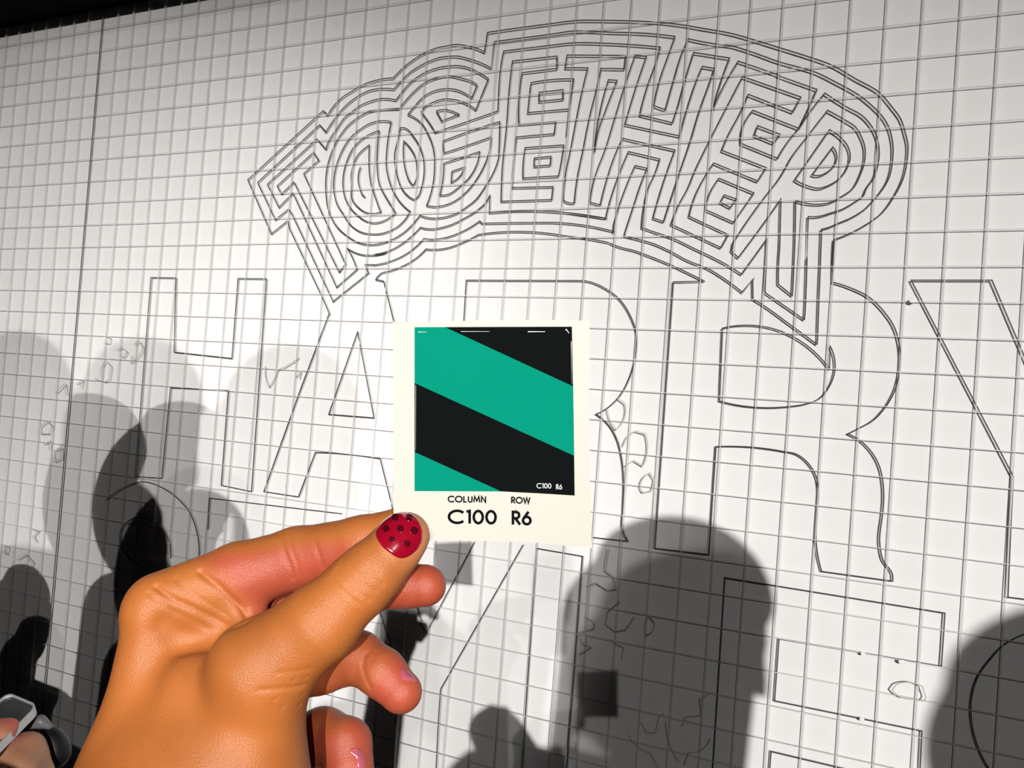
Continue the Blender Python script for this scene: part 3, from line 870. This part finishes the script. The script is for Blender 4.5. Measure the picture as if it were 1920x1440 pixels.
card_poly('printed_square', [(777.3, 613.5), (1072.3, 612.5), (1075.5, 770), (1077.5, 929.2), (1010, 925), (938, 921.3), (777.3, 920.7)], M_pblack, 0.00004, label='glossy black printed square')
card_poly('printed_stripe', [(777.3, 613.5), (834, 613.3), (1074.8, 724.5), (1076.3, 854.5), (777.3, 718)], M_green, 0.00012, label='wide emerald green diagonal stripe')
card_poly('printed_stripe', [(777.3, 847.5), (939.5, 921.4), (777.3, 920.7)], M_green, 0.00012, label='small emerald green corner triangle')
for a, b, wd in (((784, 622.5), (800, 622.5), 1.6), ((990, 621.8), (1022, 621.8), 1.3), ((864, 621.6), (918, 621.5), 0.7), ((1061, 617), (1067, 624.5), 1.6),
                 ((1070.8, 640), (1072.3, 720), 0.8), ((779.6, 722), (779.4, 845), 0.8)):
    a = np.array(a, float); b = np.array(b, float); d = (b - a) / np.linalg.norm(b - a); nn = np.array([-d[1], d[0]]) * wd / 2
    card_poly('edge_highlight', [a - nn, b - nn * 0.4, b + nn * 0.4, a + nn], M_highlight, 0.0002)

def arc(cx, cy, rx, ry, a0, a1, n=26):
    return [(cx + rx * math.cos(math.radians(a0 + (a1 - a0) * i / n)), cy - ry * math.sin(math.radians(a0 + (a1 - a0) * i / n))) for i in range(n + 1)]
GL = {  # strokes in a box one unit tall (y down) and the width
    'C': ([arc(.5, .5, .46, .46, 42, 318)], .86), 'O': ([arc(.5, .5, .46, .46, 0, 360)], 1.0),
    'L': ([[(.08, .0), (.08, .96), (.48, .96)]], .5),
    'U': ([[(.08, 0)] + arc(.33, .66, .25, .30, 180, 360) + [(.58, 0)]], .66),
    'M': ([[(.04, 1), (.16, .02), (.45, .78), (.74, .02), (.86, 1)]], .9),
    'N': ([[(.08, 1), (.08, .03), (.64, .97), (.64, 0)]], .72),
    'R': ([[(.08, 1), (.08, .04), (.28, .04)] + arc(.28, .28, .22, .24, 90, -90) + [(.10, .52)], [(.25, .53), (.56, 1)]], .58),
    'W': ([[(.03, 0), (.27, .97), (.51, .10), (.75, .97), (.99, 0)]], 1.02),
    '1': ([[(.02, .10), (.20, .04), (.20, 1)]], .26), '0': ([arc(.29, .5, .25, .46, 0, 360)], .58),
    '6': ([[(.42, .0), (.10, .50)] + arc(.30, .68, .25, .28, 155, -205)], .58)}

def text(word, x0, x1, y0, y1, stroke, m, skew=0.0, off=0.00012, gap=.13):
    h = y1 - y0
    W = sum(GL[c][1] for c in word) + gap * (len(word) - 1)
    kx = (x1 - x0) / W
    x = x0
    for c in word:
        st, wd = GL[c]
        V, F = [], []
        polys = []
        for s_ in st:
            P = [np.array((x + q[0] * kx, y0 + q[1] * h + skew * (x + q[0] * kx - x0))) for q in s_]
            cl = np.linalg.norm(P[0] - P[-1]) < 0.05
            if cl: P = P[:-1]
            polys.append((P, cl))
        v, f = ribbon(polys, stroke, 0, 1)
        v = np.array(v)
        g = np.where(v[:, 1] < 0.5, off + 0.00005, off)
        Pp = v[:, [0, 2]]
        Z = cardZ(Pp[:, 0], Pp[:, 1]) - g
        o = link('letter', c2w(np.stack([(Pp[:, 0] - 960) / FPX * Z, (Pp[:, 1] - 720) / FPX * Z, Z], 1)), f, m)
        reparent(o, croot)
        x += (wd + gap) * kx
text('COLUMN', 840, 911.5, 930, 941.3, 2.7, M_ink, 0.012, 0.00005)
text('ROW', 958.5, 994, 932, 943.6, 2.7, M_ink, 0.012, 0.00005)
text('C100', 840.5, 930.5, 956.5, 981.2, 5.1, M_ink, 0.012, 0.00005)
text('R6', 959.5, 995.5, 958.8, 983.6, 5.1, M_ink, 0.012, 0.00005)
text('C100', 1006.3, 1033.5, 906, 915.3, 1.15, M_white, 0.02, 0.00012)
text('R6', 1042.5, 1053.8, 908.3, 917.3, 1.15, M_white, 0.02, 0.00012)


# ------------------------------------------------------------------ the other visitors, some added only for their shadows on the wall
def visitor(head, face, label, la=None, ra=None, long_hair=False, step=0.013):
    h = head[2] / 0.945
    pr = body_prims(h, (head[0], head[1]), face, la, ra)
    root = empty('person', (head[0], head[1], 0)); tag(root, label, 'person', 'visitors standing before the wall')
    g = pr['head'] + [x for x in pr['nose']] if False else list(pr['head_l'])
    V, F = sdf_world('body', g, M_skin, root, step, 0.022)
    col = np.tile(DORSAL * 0.9, (len(V), 1))
    mesh_from_arrays('body', V, F, M_skin, root, col)
    clothes(root, pr, long_hair=long_hair)
    return root

_bp = body_prims
def body_prims(*a, **k):
    pr = _bp(*a, **k)
    pr['head_l'] = list(pr['head']) + pr['nose'] + pr['ears'] + pr['neck'] + pr['torso'] + pr['legs'] + pr['arms'] + pr['fore'] + pr['hands']
    return pr
visitor((1.33, -2.60, 1.77), 0.3, 'short-haired person in black behind the right shoulder of the card holder')
visitor((-0.058, -2.30, 1.90), 0.2, 'tall short-haired person in black at the left of the card holder')
visitor((-0.43, -1.54, 1.55), -0.2, 'added unseen short person in black, deepening the head shadow at the left', long_hair=True)  # added out of view to deepen the left head shadow
visitor((-1.50, -0.84, 1.22), -0.2, 'added unseen small person in black, filling the lower left of the wall with shadow', long_hair=True)  # invented figure, out of frame, that blacks out the lower left wall

# the person at the lower left who raises a phone: hand, phone and a dark case in view
def phone_visitor():
    head = (-1.00, -1.0, 1.52)
    tgt = c2w(PT(-70, 1500, .84)[None])[0]
    h = head[2] / 0.945
    pr = body_prims(h, head[:2], -0.35, None, tgt)
    root = empty('person', (head[0], head[1], 0)); tag(root, 'person whose hand at the lower left corner of the view grips a white-edged phone', 'person', 'visitors standing before the wall')
    def Wd(px, py, Z, r): return (c2w(PT(px, py, Z)[None])[0], r * Z / FPX)
    extra = [[Wd(-70, 1500, .84, 52), Wd(0, 1440, .85, 46)], [Wd(0, 1440, .85, 46), Wd(42, 1412, .865, 34)],
             [Wd(42, 1412, .865, 30), Wd(62, 1396, .875, 19)], [Wd(50, 1440, .85, 26), Wd(74, 1420, .87, 14)], [Wd(60, 1470, .85, 26), Wd(88, 1446, .87, 14)],
             [Wd(-40, 1440, .84, 22), Wd(8, 1378, .845, 11)], [Wd(8, 1378, .845, 11), Wd(24, 1358, .855, 11)], [Wd(-60, 1420, .84, 20), Wd(-6, 1362, .85, 12)]]
    hp = extra[0][0][0]
    fine = [(hp[i] - 0.03, hp[i] + 0.16) if i < 2 else (hp[i] - 0.04, hp[i] + 0.12) for i in range(3)]
    g = list(pr['head_l']) + extra
    V, F = sdf_world('body', g, M_skin, root, 0.014, 0.012, fine=fine)
    col = np.tile(np.array([0.62, 0.30, 0.17]), (len(V), 1))
    tip = c2w(PT(22, 1360, .855)[None])[0]
    wt = np.exp(-(np.linalg.norm(V - tip, axis=1) / 0.014) ** 2)[:, None]
    col = col * (1 - wt) + np.array([0.80, 0.14, 0.12]) * wt
    mesh_from_arrays('body', V, F, M_skin, root, col)
    clothes(root, pr, long_hair=True, big=0.07)  # hair enlarged to widen and deepen its head shadow
    # phone: white bumper, dark glass
    ph = empty('phone', c2w(PT(20, 1370, .87)[None])[0]); tag(ph, 'phone with a bright white edge and dark glass, held at the lower left corner', 'phone')
    Q = np.array([c2w(PT(*p)[None])[0] for p in ((17, 1302, .93), (72, 1328, .89), (-28, 1430, .80), (-88, 1400, .845))])
    ex = (Q[1] - Q[0] + Q[2] - Q[3]) / 2; ey = (Q[3] - Q[0] + Q[2] - Q[1]) / 2; cc = Q.mean(0)
    ez = np.cross(ex, ey); ez /= np.linalg.norm(ez)
    if ez @ (CAMP - cc) < 0: ez = -ez
    def rr(sx, sy, r=0.16, n=5):
        pts = []
        lx = np.linalg.norm(ex); ly = np.linalg.norm(ey); rx = r * 0.07 / lx; ry = r * 0.07 / ly
        for (cx, cy, a0) in ((1, 1, 0), (-1, 1, 90), (-1, -1, 180), (1, -1, 270)):
            for i in range(n + 1):
                a = math.radians(a0 + 90 * i / n)
                pts.append(((cx * (0.5 * sx - rx) + math.cos(a) * rx), (cy * (0.5 * sy - ry) + math.sin(a) * ry)))
        return pts
    def slab(name, sx, sy, z0, z1, m, hole=None):
        o_ = rr(sx, sy); n = len(o_)
        P = [cc + ex * x + ey * y + ez * z for z in (z0, z1) for x, y in o_]
        F_ = [(i, (i + 1) % n, n + (i + 1) % n, n + i) for i in range(n)]
        if hole:
            i_ = rr(*hole); P += [cc + ex * x + ey * y + ez * z for z in (z0, z1) for x, y in i_]
            F_ += [(2 * n + i, 3 * n + i, 3 * n + (i + 1) % n, 2 * n + (i + 1) % n) for i in range(n)]
            F_ += [(i, 2 * n + i, 2 * n + (i + 1) % n, (i + 1) % n) for i in range(n)] + [(n + i, n + (i + 1) % n, 3 * n + (i + 1) % n, 3 * n + i) for i in range(n)]
        else:
            F_ += [tuple(range(n))[::-1], tuple(range(n, 2 * n))]
        o = link(name, P, F_, m)
        bm = bmesh.new(); bm.from_mesh(o.data); bmesh.ops.recalc_face_normals(bm, faces=bm.faces); bm.to_mesh(o.data); bm.free()
        reparent(o, ph); return o
    M_bump = mat('white_phone_case', (0.85, 0.85, 0.87), 0.35, noise=0.02)
    M_glass = mat('dark_glass', (0.006, 0.006, 0.008), 0.15, noise=0.1)
    slab('case', 1.0, 1.0, -0.004, 0.003, M_bump, (0.93, 0.965))
    slab('screen', 0.93, 0.965, -0.004, 0.001, M_glass)
    # dark rounded case with a grey top beside the hand
    cs = empty('camera_case', c2w(PT(100, 1400, .88)[None])[0]); tag(cs, 'small black rounded case with grey top, beside the hand at the lower left', 'case')
    V, F = sdf_world('shell', [[Wd(98, 1392, .90, 26), Wd(104, 1412, .90, 28)], [Wd(86, 1380, .90, 16), Wd(100, 1400, .90, 22)]], M_cloth, cs, 0.003, 0.01)
    mesh_from_arrays('shell', V, F, mat('matte_black_case', (0.008, 0.008, 0.009), 0.5, noise=0.2, nscale=100), cs)
    V, F = sdf_world('top', [[Wd(58, 1362, .895, 8), Wd(76, 1353, .895, 10)], [Wd(76, 1353, .895, 10), Wd(93, 1362, .895, 7)]], M_cloth, cs, 0.002, 0.006)
    mesh_from_arrays('top', V, F, mat('grey_plastic', (0.22, 0.21, 0.22), 0.4, noise=0.1), cs)
phone_visitor()
